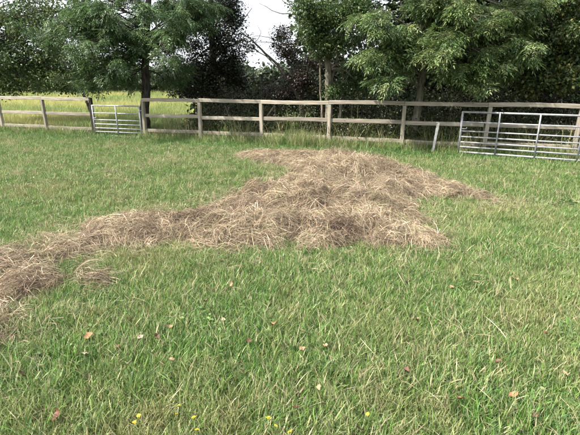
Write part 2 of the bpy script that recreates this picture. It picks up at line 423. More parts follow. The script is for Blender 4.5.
# short sward of the mown meadow
x, y = wedge(62000, 1.0, 16.5)
x2, y2 = wedge(20000, 1.0, 5.5)
x, y = np.concatenate([x, x2]), np.concatenate([y, y2])
k = (y < fence_y(x) + 0.6); x, y = x[k], y[k]
h = haycover(x, y); k = h < 0.05; x, y, h = x[k], y[k], h[k]
dist = np.hypot(x, y)
big = noise(x, y, 1.3, 51, 3); fine = noise(x, y, 0.35, 52, 2)
dryness = smooth(0.48, 0.72, big) * 0.34 + smooth(0.55, 0.8, fine) * 0.30
nearf = smooth(1.6, 0.2, fence_y(x) - y)            # strip along the fence: lusher, and tinted with painted tree shade
age = np.clip(dryness * (1 - nearf) + RNG.normal(0.02, 0.12, len(x)), 0, 0.9)
scl = RNG.uniform(0.75, 1.25, len(x)) * (1 + 0.35 * nearf) * (0.85 + 0.3 * noise(x, y, 0.6, 53, 2))
SHADE_TINT = np.array([0.62, 0.84, 0.70])  # darker green that puts the trees' shade into the grass colour
tag(grow('meadow_grass', x, y, P_SHORT, scl, age, shade_mask=nearf), 'short mown green grass covering the whole meadow', 'grass', kind='stuff')

# longer leaning blades, mostly in the foreground and along the fence
x, y = wedge(30000, 1.0, 15.5)
fg = smooth(5.5, 3.2, y); nearf = smooth(1.1, 0.1, fence_y(x) - y)
dens = np.clip(0.12 + 0.75 * fg * (0.55 + 0.9 * (noise(x, y, 0.5, 61, 2) - 0.3)) + 0.8 * nearf + 0.35 * smooth(0.5, 0.75, noise(x, y, 0.8, 62, 2)), 0, 1)
k = (RNG.uniform(0, 1, len(x)) < dens) & (y < fence_y(x) + 0.5); x, y = x[k], y[k]
k = haycover(x, y) < 0.03; x, y = x[k], y[k]
age = np.clip(smooth(0.5, 0.8, noise(x, y, 0.4, 63, 2)) * 0.55 + RNG.normal(0.03, 0.12, len(x)), 0, 0.9)
nearf = smooth(1.0, 0.1, fence_y(x) - y)
tag(grow('long_grass', x, y, P_LONG, RNG.uniform(0.6, 1.15, len(x)) * (1 + 0.7 * nearf), age * (1 - 0.6 * nearf), 0.2), 'longer leaning green blades standing out of the foreground sward', 'grass', kind='stuff')

# broad-leaved weeds and clover in patches
x, y = wedge(26000, 1.0, 12)
k = RNG.uniform(0, 1, len(x)) < 0.5 * smooth(0.56, 0.72, noise(x, y, 0.7, 66, 3)) + 0.015; x, y = x[k], y[k]
k = (haycover(x, y) < 0.02) & (y < fence_y(x)); x, y = x[k], y[k]
tag(grow('clover', x, y, P_CLOVER, RNG.uniform(0.6, 1.2, len(x)), RNG.uniform(0, 0.15, len(x)), 0.1), 'low round leaved clover and weeds in patches through the grass', 'clover', kind='stuff')

# dead straw-coloured blades
x, y = wedge(36000, 1.0, 14)
P = np.stack([x, y], 1); edge = np.maximum(sdf(P, HEAP), sdf(P, SWATH))
patch = smooth(0.55, 0.75, noise(x, y, 0.55, 71, 3)); c = on_ground(478, 345)
spot = np.exp(-((x - c[0]) / 0.25) ** 2 - ((y - c[1]) / 0.45) ** 2)
c2 = on_ground(440, 232); spot2 = np.exp(-((x - c2[0]) / 0.8) ** 2 - ((y - c2[1]) / 0.5) ** 2)
dens = 0.12 + 0.65 * patch + 0.30 * smooth(5.0, 2.8, y) * smooth(0.35, 0.6, noise(x, y, 0.9, 72, 2)) + 0.8 * spot + 0.3 * spot2 + 0.45 * smooth(-0.5, 0.0, edge)
k = (RNG.uniform(0, 1, len(x)) < dens) & (y < fence_y(x) + 0.3); x, y = x[k], y[k]
k = haycover(x, y) < 0.06; x, y = x[k], y[k]
tag(grow('dry_grass', x, y, P_DRY, RNG.uniform(0.5, 1.1, len(x)), RNG.uniform(0, 0.6, len(x)), 0.3), 'dead straw coloured blades mixed through the green grass', 'grass', kind='stuff')

# ripe grass of the field beyond the fence (left) and rough growth at the fence foot
n = 24000; y = 13 + 40 * RNG.uniform(0, 1, n) ** 1.6; x = RNG.uniform(-1, 0.25, n) * (0.85 * y + 3)
k = (y > fence_y(x) + 0.3) & (x < -0.235 * y + 0.3); x, y = x[k], y[k]
yel = smooth(0.45, 0.6, noise(x, y, 3.0, 81, 3))
P_FIELD = [proto('field_tuft', blades(26, 0.12, 0.18, 0.42, 0.007, (0.1, 0.7), GREENS + STRAWS[:2], 4), M_FIELD) for _ in range(4)]
tag(grow('field_grass', x, y, P_FIELD, RNG.uniform(0.7, 1.3, len(x)) * (0.55 + 0.028 * y), np.clip(0.18 + 0.6 * yel + RNG.normal(0, 0.1, len(x)), 0, 1), 0.1),
    'pale ripe yellow green grass of the field beyond the fence', 'grass', kind='stuff')
s = np.concatenate([RNG.uniform(-1.5, 12, 4200), RNG.normal(5.5, 0.55, 500)]); o_ = RNG.normal(0.10, 0.19, 4700)
pp = F0 + FD * SP * s[:, None] - FN * o_[:, None]
gap = (s > 2.05) & (s < 2.95) & (o_ < 0.15)
pp = pp[~gap]; s = s[~gap]
tag(grow('fence_foot_grass', pp[:, 0], pp[:, 1], P_TALL, RNG.uniform(0.35, 0.95, len(pp)) * (1 + 0.35 * np.exp(-((s - 5.5) / 0.5) ** 2)), np.clip(RNG.normal(0.2, 0.25, len(pp)), 0, 0.9), 0.12),
    'rough uncut grass growing along the foot of the fence', 'grass', kind='stuff')

# ------------------------------------------------------------------ hay
HAYC = [(0.49, 0.39, 0.275), (0.38, 0.295, 0.205), (0.61, 0.50, 0.37), (0.26, 0.192, 0.135), (0.46, 0.375, 0.25), (0.37, 0.275, 0.198), (0.33, 0.315, 0.19)]
def hay_lock(n, length, spread, ang, wid, lift, rng=RNG):
    a0 = rng.normal(0, ang, n); cur = rng.normal(0, 0.55, n); L = length * rng.uniform(0.55, 1.3, n)
    st = np.stack([rng.normal(0, spread * 1.3, n), rng.normal(0, spread, n), np.abs(rng.normal(0, 0.018, n))], 1)
    segs = 4; V = []; p = st.copy(); z0 = rng.uniform(0, lift, n); zc = rng.uniform(-1.0, 0.6, n)
    W = wid * rng.uniform(0.5, 1.4, n); tw = rng.uniform(-1.2, 1.2, n)
    p -= np.stack([np.cos(a0) * L / 2, np.sin(a0) * L / 2, 0 * L], 1)
    for s in range(segs + 1):
        t = s / segs; a = a0 + cur * (t - 0.5)
        z = st[:, 2] + z0 * (4 * t * (1 - t)) + lift * 0.7 * zc * (t - 0.3)
        side = np.stack([-np.sin(a) * np.cos(tw), np.cos(a) * np.cos(tw), np.sin(tw)], 1) * (W * (0.5 if s < segs else 0.2))[:, None]
        c = np.stack([p[:, 0], p[:, 1], z], 1); V += [c - side, c + side]
        p[:, 0] += np.cos(a) * L / segs; p[:, 1] += np.sin(a) * L / segs
    V = np.stack(V, 1); k = V.shape[1]; off = np.arange(n)[:, None] * k
    F = np.concatenate([off + np.array([2 * s, 2 * s + 1, 2 * s + 3, 2 * s + 2]) for s in range(segs)])
    c = np.array(HAYC)[rng.integers(0, len(HAYC), n)] * rng.uniform(0.6, 1.3, n)[:, None]
    return V.reshape(-1, 3), [F], np.repeat(c, k, 0)
P_LOCK = [proto('hay_lock', hay_lock(38, 0.20, 0.042, 0.42, 0.0032, 0.055), M_HAY) for _ in range(10)]
P_WISP = [proto('hay_wisp', hay_lock(11, 0.12, 0.05, 0.9, 0.0021, 0.016), M_HAY) for _ in range(6)]

def hay_mound(name, hf, poly, label, per_m2, parent_label_cat='hay heap'):
    lo, hi = poly.min(0) - 0.3, poly.max(0) + 0.3
    root = empty(name, (float(poly[:, 0].mean()), float(poly[:, 1].mean()), 0)); tag(root, label, parent_label_cat)
    ox, oy = root.location.x, root.location.y
    st = 0.05; X, Y = np.meshgrid(np.arange(lo[0], hi[0], st), np.arange(lo[1], hi[1], st))
    P = np.stack([X.ravel(), Y.ravel()], 1); H = hf(P); shp = X.shape
    g = gz(P[:, 0], P[:, 1]); Z = g + H * 0.9 - 0.02
    I = np.arange(len(P)).reshape(shp)
    f = np.stack([I[:-1, :-1], I[:-1, 1:], I[1:, 1:], I[1:, :-1]], -1).reshape(-1, 4)
    f = f[(H[f] > 0.03).any(1)]
    used, inv = np.unique(f, return_inverse=True)
    v = np.stack([P[used, 0] - ox, P[used, 1] - oy, Z[used]], 1)
    m = plain_mat(name + '_core', (0.15, 0.11, 0.07), 0.9, 0, 0.5, 40, (0.09, 0.065, 0.042))  # core far darker than the strands, painting in the shade between them
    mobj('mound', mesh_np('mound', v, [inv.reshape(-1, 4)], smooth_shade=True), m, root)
    area = (hi - lo).prod(); n = int(area * per_m2)
    p = RNG.uniform(lo, hi, (n, 2)); h = hf(p)
    keep = (h > 0.004) & (RNG.uniform(0, 1, n) < 0.10 + smooth(0.008, 0.055, h)); p, h = p[keep], h[keep]; n = len(p)
    e = 0.06; hx = (hf(p + [e, 0]) - hf(p - [e, 0])) / (2 * e); hy = (hf(p + [0, e]) - hf(p - [0, e])) / (2 * e)
    yaw = noise(p[:, 0], p[:, 1], 0.45, 91, 2) * 12 + RNG.normal(0, 0.9, n)
    cz, sz = np.cos(yaw), np.sin(yaw)
    lx = cz * hx + sz * hy; ly = -sz * hx + cz * hy
    rot = np.stack([np.arctan(ly) + RNG.normal(0, 0.34, n), -np.arctan(lx) + RNG.normal(0, 0.24, n), yaw], 1)
    up = RNG.uniform(0, 1, n) < 0.12 * smooth(0.04, 0.12, h); rot[up, :2] += RNG.normal(0, 0.55, (int(up.sum()), 2))
    z = gz(p[:, 0], p[:, 1]) + h * 0.9 - 0.012 + RNG.uniform(0, 0.02, n) + 0.03 * up
    age = np.clip((noise(p[:, 0], p[:, 1], 0.3, 95, 3) - 0.45) * 2.6 + RNG.normal(0.08, 0.22, n), 0, 1)
    sh = np.clip(RNG.normal(1.0, 0.17, n), 0.6, 1.4)[:, None] * np.array([[1.0, 1.0, 1.0]])
    green = RNG.uniform(0, 1, n) < 0.05; sh[green] *= np.array([0.72, 0.86, 0.62])
    so = scatter('straw', np.stack([p[:, 0] - ox, p[:, 1] - oy, z], 1), rot, RNG.uniform(0.65, 1.2, n), age, sh, P_LOCK, root)
    so['kind'] = 'stuff'
    return root

hay_mound('hay_heap', heap_h, HEAP, 'broad tan heap of loose cut hay spread across the middle of the meadow', 560)
hay_mound('hay_swath', swath_h, SWATH, 'thin ragged swath of cut hay running off the left edge', 480, 'hay')

# loose wisps on the grass around the hay
x, y = wedge(26000, 1.4, 13)
P = np.stack([x, y], 1); edge = np.maximum(sdf(P, HEAP), sdf(P, SWATH))
c = on_ground(476, 340); spot = np.exp(-((x - c[0]) / 0.22) ** 2 - ((y - c[1]) / 0.5) ** 2)
c = on_ground(60, 190); spot2 = np.exp(-((x - c[0]) / 3.0) ** 2 - ((y - c[1]) / 2.2) ** 2) * smooth(0.42, 0.65, noise(x, y, 0.5, 97, 2))
dens = 1.3 * smooth(-0.75, 0.1, edge) ** 2 * (0.2 + noise(x, y, 0.3, 99, 2)) + 0.010 + 0.3 * spot + 0.26 * spot2 + 0.06 * smooth(0.6, 0.8, noise(x, y, 0.4, 98, 2))
k = (RNG.uniform(0, 1, len(x)) < dens) & (y < fence_y(x) - 0.5); x, y = x[k], y[k]; n = len(x)
rot = np.stack([RNG.normal(0, 0.12, n), RNG.normal(0, 0.12, n), RNG.uniform(0, 6.28, n)], 1)
z = gz(x, y) + np.maximum(haycover(x, y), 0.03)
o = scatter('hay_wisps', np.stack([x, y, z], 1), rot, RNG.uniform(0.5, 1.1, n), np.clip(RNG.normal(0.1, 0.2, n), 0, 1), RNG.normal(1.05, 0.12, n)[:, None] * np.ones((1, 3)), P_WISP)
tag(o, 'loose wisps of hay strewn over the grass around the heap', 'hay', kind='stuff')

# ------------------------------------------------------------------ fence
def beam(name, length, hgt, dep, m, parent, seed, segs=10, bow=0.008, taper=0.0):
    """a sawn beam along +X with uneven edges and chamfered arrises"""
    r = np.random.default_rng(seed); prof = []
    c = 0.007
    for (a, b) in ((-1, -1), (1, -1), (1, 1), (-1, 1)):
        prof += [(a * (dep / 2 - (c if (a * b > 0) else 0)), b * (hgt / 2 - (0 if (a * b > 0) else c))),
                 (a * (dep / 2 - (0 if (a * b > 0) else c)), b * (hgt / 2 - (c if (a * b > 0) else 0)))]
    prof = np.array(prof)
    ang = np.arctan2(prof[:, 1], prof[:, 0]); prof = prof[np.argsort(ang)]
    t = np.linspace(0, 1, segs + 1); k = len(prof)
    by = bow * r.normal() * np.sin(np.pi * t); bz = bow * r.normal() * np.sin(np.pi * t)
    V = []
    for i, tt in enumerate(t):
        ss = 1 + 0.03 * r.normal() - taper * tt
        V.append(np.column_stack([np.full(k, tt * length), prof[:, 0] * ss + by[i] + 0.0015 * r.normal(size=k), prof[:, 1] * ss + bz[i] + 0.0015 * r.normal(size=k)]))
    V = np.concatenate(V); F = []
    for i in range(segs):
        for j in range(k): F.append((i * k + j, i * k + (j + 1) % k, (i + 1) * k + (j + 1) % k, (i + 1) * k + j))
    me = bpy.data.meshes.new(name)
    me.from_pydata(V.tolist(), [], F + [tuple(range(k))[::-1], tuple(range(segs * k, segs * k + k))]); me.update()
    return mobj(name, me, m, parent)

RAIL_H = (1.10, 0.662, 0.238)
def fence_run(label, k0, k1, kinds):
    base = fpt(k0); root = empty('wooden_fence', (base[0], base[1], 0), FA); tag(root, label, 'fence')
    n = k1 - k0
    for i in range(n + 1):
        dark = kinds.get(k0 + i) == 'dark'
        r = np.random.default_rng(100 + k0 + i)
        p = beam('post', 1.42 if not dark else 1.50, 0.085, 0.095, M_DARKPOST if dark else M_RAIL, root, 300 + k0 + i, 8, 0.006)
        p.rotation_euler = (0, -math.pi / 2 + r.normal(0, 0.012), r.normal(0, 0.02)); p.location = (i * SP, 0, -0.37)
    for i in range(n):
        for j, z in enumerate(RAIL_H):
            r = np.random.default_rng(900 + (k0 + i) * 3 + j)
            if j == 0:
                L = SP - 0.006; x0 = i * SP + 0.003; yo = -0.0; hh, dd = 0.090, 0.105
            else:
                L = SP - 0.080; x0 = i * SP + 0.040; yo = 0.012; hh, dd = 0.092, 0.042
            o = beam('rail', L, hh, dd, M_RAIL, root, 500 + (k0 + i) * 3 + j, 12, 0.009)
            o.location = (x0, yo, z + r.normal(0, 0.008)); o.rotation_euler = (0, r.normal(0, 0.004), 0)
    return root
fence_run('grey weathered post and rail fence left of the small gate', -2, 2, {2: 'dark'})
fence_run('long weathered post and rail fence right of the small gate', 3, 12, {})

# ------------------------------------------------------------------ steel gates
def tube_mesh(pts, radii, sides=10, cap=True):
    pts = np.asarray(pts, float); radii = np.broadcast_to(radii, len(pts)); V = []
    d = np.gradient(pts, axis=0); d /= np.linalg.norm(d, axis=1)[:, None] + 1e-9
    up = np.array([0, 0, 1.0]) if abs(d[0][2]) < 0.9 else np.array([1.0, 0, 0])
    a = np.cross(d[0], up); a /= np.linalg.norm(a)
    for i in range(len(pts)):
        a = a - d[i] * (a @ d[i]); a /= np.linalg.norm(a) + 1e-9; b = np.cross(d[i], a)
        th = np.arange(sides) / sides * 2 * np.pi
        V.append(pts[i] + radii[i] * (np.cos(th)[:, None] * a + np.sin(th)[:, None] * b))
    n = len(pts); I = np.arange(n * sides).reshape(n, sides); J = np.roll(I, -1, 1)
    F = np.stack([I[:-1], J[:-1], J[1:], I[1:]], -1).reshape(-1, 4)
    V = np.concatenate(V); T = []
    if cap:
        V = np.concatenate([V, pts[:1], pts[-1:]]); c0, c1 = len(V) - 2, len(V) - 1
        T = np.array([(c0, J[0][k], I[0][k]) for k in range(sides)] + [(c1, I[-1][k], J[-1][k]) for k in range(sides)])
    return V, F, T
def tube(name, pts, radii, m, parent, sides=10):
    V, F, T = tube_mesh(pts, radii, sides)
    return mobj(name, mesh_np(name, V, [F, T], smooth_shade=True), m, parent)

BARS = (0.0, 0.245, 0.47, 0.61, 0.745, 0.866, 1.0)
def steel_gate(label, p0, p1, length, zb, zt, ups, hinge_end):
    d = np.array(p1) - np.array(p0); root = empty('metal_gate', (p0[0], p0[1], 0), math.atan2(d[1], d[0])); tag(root, label, 'gate')
    H = zt - zb
    for i, fr in enumerate(BARS):
        z = zt - fr * H; r = 0.021 if i in (0, 6) else 0.0155
        if i in (0, 6): tube('bar', [(0.0, 0, z), (length, 0, z)], r, M_STEEL, root)
        else: tube('bar', [(0.015, 0, z), (length - 0.015, 0, z)], r, M_STEEL, root)
    for i, u_ in enumerate(ups):
        end = i in (0, len(ups) - 1)
        tube('upright', [(u_, -0.004 if end else -0.022, zb - (0.012 if end else 0.018)), (u_, -0.004 if end else -0.022, zt + (0.012 if end else 0.012))], 0.0225 if end else 0.016, M_STEEL, root)
    hx_ = 0.0 if hinge_end == 0 else length; s = -1 if hinge_end == 0 else 1
    for z in (zb + 0.12, zt - 0.12):
        tube('hinge', [(hx_, 0.0, z), (hx_ + s * 0.04, 0.01, z), (hx_ + s * 0.085, 0.03, z)], 0.013, M_STEEL, root, 8)
    lx = length if hinge_end == 0 else 0.0
    tube('latch', [(lx - s * -0.02, -0.03, zt - 0.36), (lx + s * 0.10, -0.03, zt - 0.36), (lx + s * 0.13, -0.035, zt - 0.33)], 0.010, M_STEEL, root, 8)
    return root
a = fpt(2, 0.03) + FD * 0.075; b = fpt(3, 0.05) - FD * 0.085
steel_gate('small silver seven bar metal gate between wooden fence runs at left', a, b, float(np.linalg.norm(b - a)), 0.045, 0.915, (0, float(np.linalg.norm(b - a)) * 0.51, float(np.linalg.norm(b - a))), 1)
steel_gate('long silver metal gate standing in front of the fence at right edge', (3.81, 9.95), (5.69, 8.84), 3.03, 0.075, 0.95, (0, 0.7575, 1.515, 2.2725, 3.03), 1)

# white stake beside the long gate
st = empty('white_stake', (3.30, 10.18, 0)); tag(st, 'short leaning white stake in front of the fence beside the long gate', 'stake')
o = beam('shaft', 0.92, 0.05, 0.045, M_WHITE, st, 77, 6, 0.004); o.rotation_euler = (0, -math.pi / 2 + math.radians(6), 0); o.location = (-0.025, 0, -0.22)
o = beam('top_cap', 0.014, 0.056, 0.051, M_WHITE, st, 78, 1, 0.0); o.rotation_euler = (0, -math.pi / 2 + math.radians(6), 0); o.location = (0.048, 0, 0.695)
# pale stick wedged behind the rails
pA = at(265, 119, float(fence_y(-0.7)) + 0.10); pB = at(276, 103, float(fence_y(-0.4)) + 0.10)
me_ = tube_mesh([pA, pA * .65 + pB * .35 + [0.01, 0, 0.01], pA * .3 + pB * .7, pB], [0.018, 0.02, 0.017, 0.013], 8)
o = mobj('stick', mesh_np('stick', me_[0], [me_[1], me_[2]], smooth_shade=True), M_BARKP); tag(o, 'pale dead stick leaning between the upper fence rails', 'stick')

# ------------------------------------------------------------------ foliage templates
def leaf_quads(pos, dirv, nrm, L, W, rng, bend=0.25):
    """folded lance-shaped leaves: 6 verts, 4 tris each (two quads)"""
    n = len(pos); d = dirv / (np.linalg.norm(dirv, axis=1)[:, None] + 1e-9)
    s = np.cross(d, nrm); s /= np.linalg.norm(s, axis=1)[:, None] + 1e-9; u_ = np.cross(s, d)
    L = L[:, None]; W = W[:, None]
    v = np.stack([pos, pos + d * L * 0.42 + s * W / 2 + u_ * W * 0.18, pos + d * L + -u_ * L * bend * 0.4, pos + d * L * 0.42 - s * W / 2 + u_ * W * 0.18], 1)
    off = np.arange(n)[:, None] * 4
    f = np.concatenate([off + np.array([0, 1, 2]), off + np.array([0, 2, 3])])
    return v.reshape(-1, 3), f

def ash_spray(rng):
    """a drooping twig end with pinnate leaves"""
    P = []; D = []; Nn = []; L = []
    for i in range(6):
        az = rng.uniform(-1.5, 1.5); el = rng.uniform(-0.9, 0.35); st_ = np.array([rng.uniform(-0.05, 0.12), 0, 0])
        d = np.array([math.cos(az) * math.cos(el), math.sin(az) * math.cos(el), math.sin(el)]); up = np.array([0, 0, 1.0]) + rng.normal(0, 0.3, 3)
        side = np.cross(d, up); side /= np.linalg.norm(side); up = np.cross(side, d)
        R = rng.uniform(0.17, 0.28)
        for j in range(4):
            t = 0.28 + 0.2 * j
            q = st_ + d * R * t + np.array([0, 0, -0.10]) * t * t
            for s in (-1, 1):
                P.append(q); D.append(d * 0.75 + side * s * 0.8 + np.array([0, 0, -0.30]) + rng.normal(0, 0.1, 3)); Nn.append(up + rng.normal(0, 0.25, 3)); L.append(rng.uniform(0.055, 0.105))
        P.append(st_ + d * R + np.array([0, 0, -0.10])); D.append(d + np.array([0, 0, -0.5])); Nn.append(up); L.append(rng.uniform(0.085, 0.115))
    L = np.array(L); return leaf_quads(np.array(P), np.array(D), np.array(Nn), L, L * rng.uniform(0.26, 0.36, len(L)), rng)

def round_spray(rng, n=26, r=0.2, lo=0.035, hi=0.065):
    P = rng.normal(0, 1, (n, 3)); P = P / np.linalg.norm(P, axis=1)[:, None] * (r * rng.uniform(0.15, 1, n) ** 0.6)[:, None]; P[:, 0] *= 1.5; P[:, 2] *= 0.7
    D = P / r + rng.normal(0, 0.6, (n, 3)) + np.array([0, 0, -0.35]); Nn = rng.normal(0, 0.5, (n, 3)) + np.array([0, 0, 1.0])
    L = rng.uniform(lo, hi, n); return leaf_quads(P, D, Nn, L, L * rng.uniform(0.6, 0.8, n), rng, 0.3)

TR = np.random.default_rng(5)
ASH = [ash_spray(TR) for _ in range(8)]
ROUND = [round_spray(TR) for _ in range(8)]
BROAD = [round_spray(TR, 22, 0.26, 0.06, 0.10) for _ in range(8)]
COARSE = [round_spray(TR, 20, 0.34, 0.11, 0.17) for _ in range(6)]
KIND = {'ash': ASH, 'round': ROUND, 'broad': BROAD, 'coarse': COARSE}

def rotmats(yaw, pitch, roll):
    cy, sy, cp, sp, cr, sr = np.cos(yaw), np.sin(yaw), np.cos(pitch), np.sin(pitch), np.cos(roll), np.sin(roll)
    R = np.empty((len(yaw), 3, 3))
    R[:, 0] = np.stack([cy * cp, cy * sp * sr - sy * cr, cy * sp * cr + sy * sr], 1)
    R[:, 1] = np.stack([sy * cp, sy * sp * sr + cy * cr, sy * sp * cr - cy * sr], 1)
    R[:, 2] = np.stack([-sp, cp * sr, cp * cr], 1)
    return R

def foliage(name, pts, outward, scl, kind, colors, m, parent, rng, var=0.25):
    tm = KIND[kind]; pick = rng.integers(0, len(tm), len(pts)); n = len(pts)
    yaw = np.arctan2(outward[:, 1], outward[:, 0]) + rng.normal(0, 0.7, n)
    R = rotmats(yaw, rng.normal(0.15, 0.35, n), rng.normal(0, 0.35, n))
    VV = []; FF = []; CC = []; off = 0; colors = np.asarray(colors)
    base = colors[rng.integers(0, len(colors), n)] * np.clip(rng.normal(1, 0.16, n), 0.6, 1.5)[:, None]
    for t in range(len(tm)):
        ids = np.where(pick == t)[0]
        if not len(ids): continue
        v, f = tm[t]
        V = np.einsum('nij,kj->nki', R[ids], v) * scl[ids, None, None] + pts[ids, None, :]
        VV.append(V.reshape(-1, 3)); FF.append((f[None] + off + (np.arange(len(ids)) * len(v))[:, None, None]).reshape(-1, 3)); off += len(ids) * len(v)
        nl = len(v) // 4
        c = base[ids][:, None, :] * np.clip(rng.normal(1, var * 1.2, (len(ids), nl, 1)), 0.4, 1.9)
        CC.append(np.repeat(c, 4, axis=1).reshape(-1, 3))
    me = mesh_np(name, np.concatenate(VV), [np.concatenate(FF)], np.concatenate(CC))
    return mobj(name, me, m, parent)

def curve(p, q, sag, n, rng, wig=0.05):
    p = np.asarray(p, float); q = np.asarray(q, float); t = np.linspace(0, 1, n)[:, None]; L = np.linalg.norm(q - p)
    m_ = p * (1 - t) + q * t; m_[:, 2] += (sag * L * 4 * t * (1 - t))[:, 0]
    w = rng.normal(0, wig * L, (n, 3)); w[0] = 0; w[-1] = 0
    w[1:-1] = (w[1:-1] + w[:-2] + w[2:]) / 3
    return m_ + w * np.sin(np.pi * t)

class Tubes:
    def __init__(s): s.V = []; s.F = []; s.T = []; s.n = 0
    def add(s, pts, radii, sides=6):
        V, F, T = tube_mesh(pts, radii, sides, True); s.V.append(V); s.F.append(F + s.n); s.T.append(T + s.n); s.n += len(V)
    def build(s, name, m, parent): return mobj(name, mesh_np(name, np.concatenate(s.V), [np.concatenate(s.F), np.concatenate(s.T)], smooth_shade=True), m, parent)

def tree(name, label, cat, trunk, radii, clumps, kind, colors, bark, seed, leafm=None, group=None, scl=(0.55, 1.2), stems=(), upper=None, bare=(), fork=0.35, limb_r=0.05):
    """trunk: world points; clumps: (centre, (rx, ry, rz), number of sprays); upper: (centre, radius, clumps, sprays) above the frame"""
    rng = np.random.default_rng(seed); trunk = np.asarray(trunk, float)
    base = trunk[0]; root = empty(name, (base[0], base[1], 0)); tag(root, label, cat, group); off = np.array([base[0], base[1], 0])
    # refine the trunk
    t = np.linspace(0, len(trunk) - 1, 6 * (len(trunk) - 1) + 1); fine_ = np.stack([np.interp(t, range(len(trunk)), trunk[:, k]) for k in range(3)], 1)
    rf = np.interp(t, range(len(radii)), radii); fine_[1:-1] += rng.normal(0, 0.008, (len(fine_) - 2, 3))
    rf = rf * (1 + rng.normal(0, 0.03, len(rf))); rf[0] *= 1.45; rf[1] *= 1.15
    tb = Tubes(); tb.add(fine_ - off, rf, 12)
    for s in stems:
        c = curve(s[0], s[1], s[4] if len(s) > 4 else 0.0, 9, rng, 0.03); tb.add(c - off, np.linspace(s[2], s[3], 9), 8)
    tb.build('trunk', bark, root)
    br = Tubes(); pts = []; outw = []; sc = []
    br.add(fine_[2:] - off, rf[2:] * 0.5, 5)
    cl = list(clumps)
    if upper:
        c0, r0, nc, nsp = upper
        for _ in range(nc):
            d = rng.normal(0, 1, 3); d /= np.linalg.norm(d); cl.append((np.array(c0) + d * np.array(r0) * rng.uniform(0.35, 0.95), (0.8, 0.8, 0.6), nsp))
    for c, r, ns_ in cl:
        c = np.asarray(c, float); r = np.asarray(r, float)
        # limb from the trunk, leaving below the clump where it can
        dz = c[2] - np.linalg.norm((c - fine_[0])[:2]) * 0.35
        i0 = int(np.argmin(np.abs(fine_[:, 2] - dz))); i0 = max(i0 + int(rng.integers(-3, 6)), int(len(fine_) * fork) + int(rng.integers(0, 6))); i0 = min(i0, len(fine_) - 2); p0 = fine_[i0]
        limb = curve(p0, c, 0.10, 8, rng, 0.04); r0_ = min(rf[i0] * 0.5, limb_r) * rng.uniform(0.5, 1.0); br.add(limb - off, np.linspace(r0_, 0.012, 8), 6)
        nt_ = max(4, int(ns_ / 14)); 
        for _ in range(nt_):
            d = rng.normal(0, 1, 3); d /= np.linalg.norm(d); e_ = c + d * r * rng.uniform(0.55, 1.0)
            s0 = limb[rng.integers(4, 8)]; tw = curve(s0, e_, 0.06, 5, rng, 0.05); br.add(tw - off, np.linspace(0.010, 0.003, 5), 4)
            m_ = max(1, int(round(ns_ / nt_))); tt = rng.uniform(0.25, 1.0, m_) ** 0.7
            pos = np.stack([np.interp(tt, np.linspace(0, 1, 5), tw[:, k]) for k in range(3)], 1) + rng.normal(0, 1, (m_, 3)) * r * 0.16
            pts.append(pos); outw.append(pos - c + (c - p0) * 0.3); sc.append(rng.uniform(scl[0], scl[1], m_))
    for line, ra, rb in bare:
        line = [fine_[int(np.argmin(np.linalg.norm(fine_ - np.asarray(line[0]), axis=1)))]] + [np.asarray(q, float) for q in line]
        tq = np.linspace(0, len(line) - 1, 14); ln = np.stack([np.interp(tq, range(len(line)), np.array(line)[:, k]) for k in range(3)], 1)
        ln[1:-1] = (ln[1:-1] * 2 + ln[:-2] + ln[2:]) / 4; ln[1:] += rng.normal(0, 0.012, (13, 3))
        br.add(ln - off, np.linspace(ra, rb, 14), 6)
    br.build('branches', bark, root)
    foliage('crown', np.concatenate(pts) - off, np.concatenate(outw), np.concatenate(sc), kind, colors, leafm or M_LEAF, root, rng)
    return root

def cp(px, py, Y, rpx, rpy, ns_, depth=0.6):
    """a clump given where it is seen: pixel, distance, half sizes in pixels"""
    c = at(px, py, Y); d = np.linalg.norm(c - [0, 0, CAM_H]); return (c, (rpx / FPX * d, depth, rpy / FPX * d), ns_)

def region(x0, x1, y0, y1, Y, n_, ns_, seed, r=(7, 15), dy=0.7):
    g = np.random.default_rng(seed); o = []
    for i in range(n_):
        o.append(cp(g.uniform(x0, x1), g.uniform(y0, y1), Y + g.normal(0, dy), g.uniform(*r), g.uniform(*r) * 0.7, int(ns_ * g.uniform(0.5, 1.5)), 0.45))
    return o

G_ASH = [(0.10, 0.165, 0.062), (0.08, 0.14, 0.056), (0.125, 0.19, 0.068), (0.07, 0.125, 0.05)]
G_ASHL = [(0.125, 0.195, 0.065), (0.15, 0.22, 0.075), (0.09, 0.15, 0.055), (0.18, 0.22, 0.085)]
G_MID = [(0.075, 0.13, 0.048), (0.095, 0.15, 0.05), (0.065, 0.11, 0.042), (0.115, 0.15, 0.05)]
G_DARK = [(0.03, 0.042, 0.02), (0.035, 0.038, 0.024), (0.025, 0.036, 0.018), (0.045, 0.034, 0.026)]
G_PLUM = [(0.045, 0.032, 0.028), (0.04, 0.045, 0.025), (0.065, 0.04, 0.033), (0.035, 0.034, 0.024)]
G_OLIVE = [(0.085, 0.125, 0.04), (0.14, 0.145, 0.045), (0.07, 0.11, 0.04), (0.06, 0.10, 0.04)]

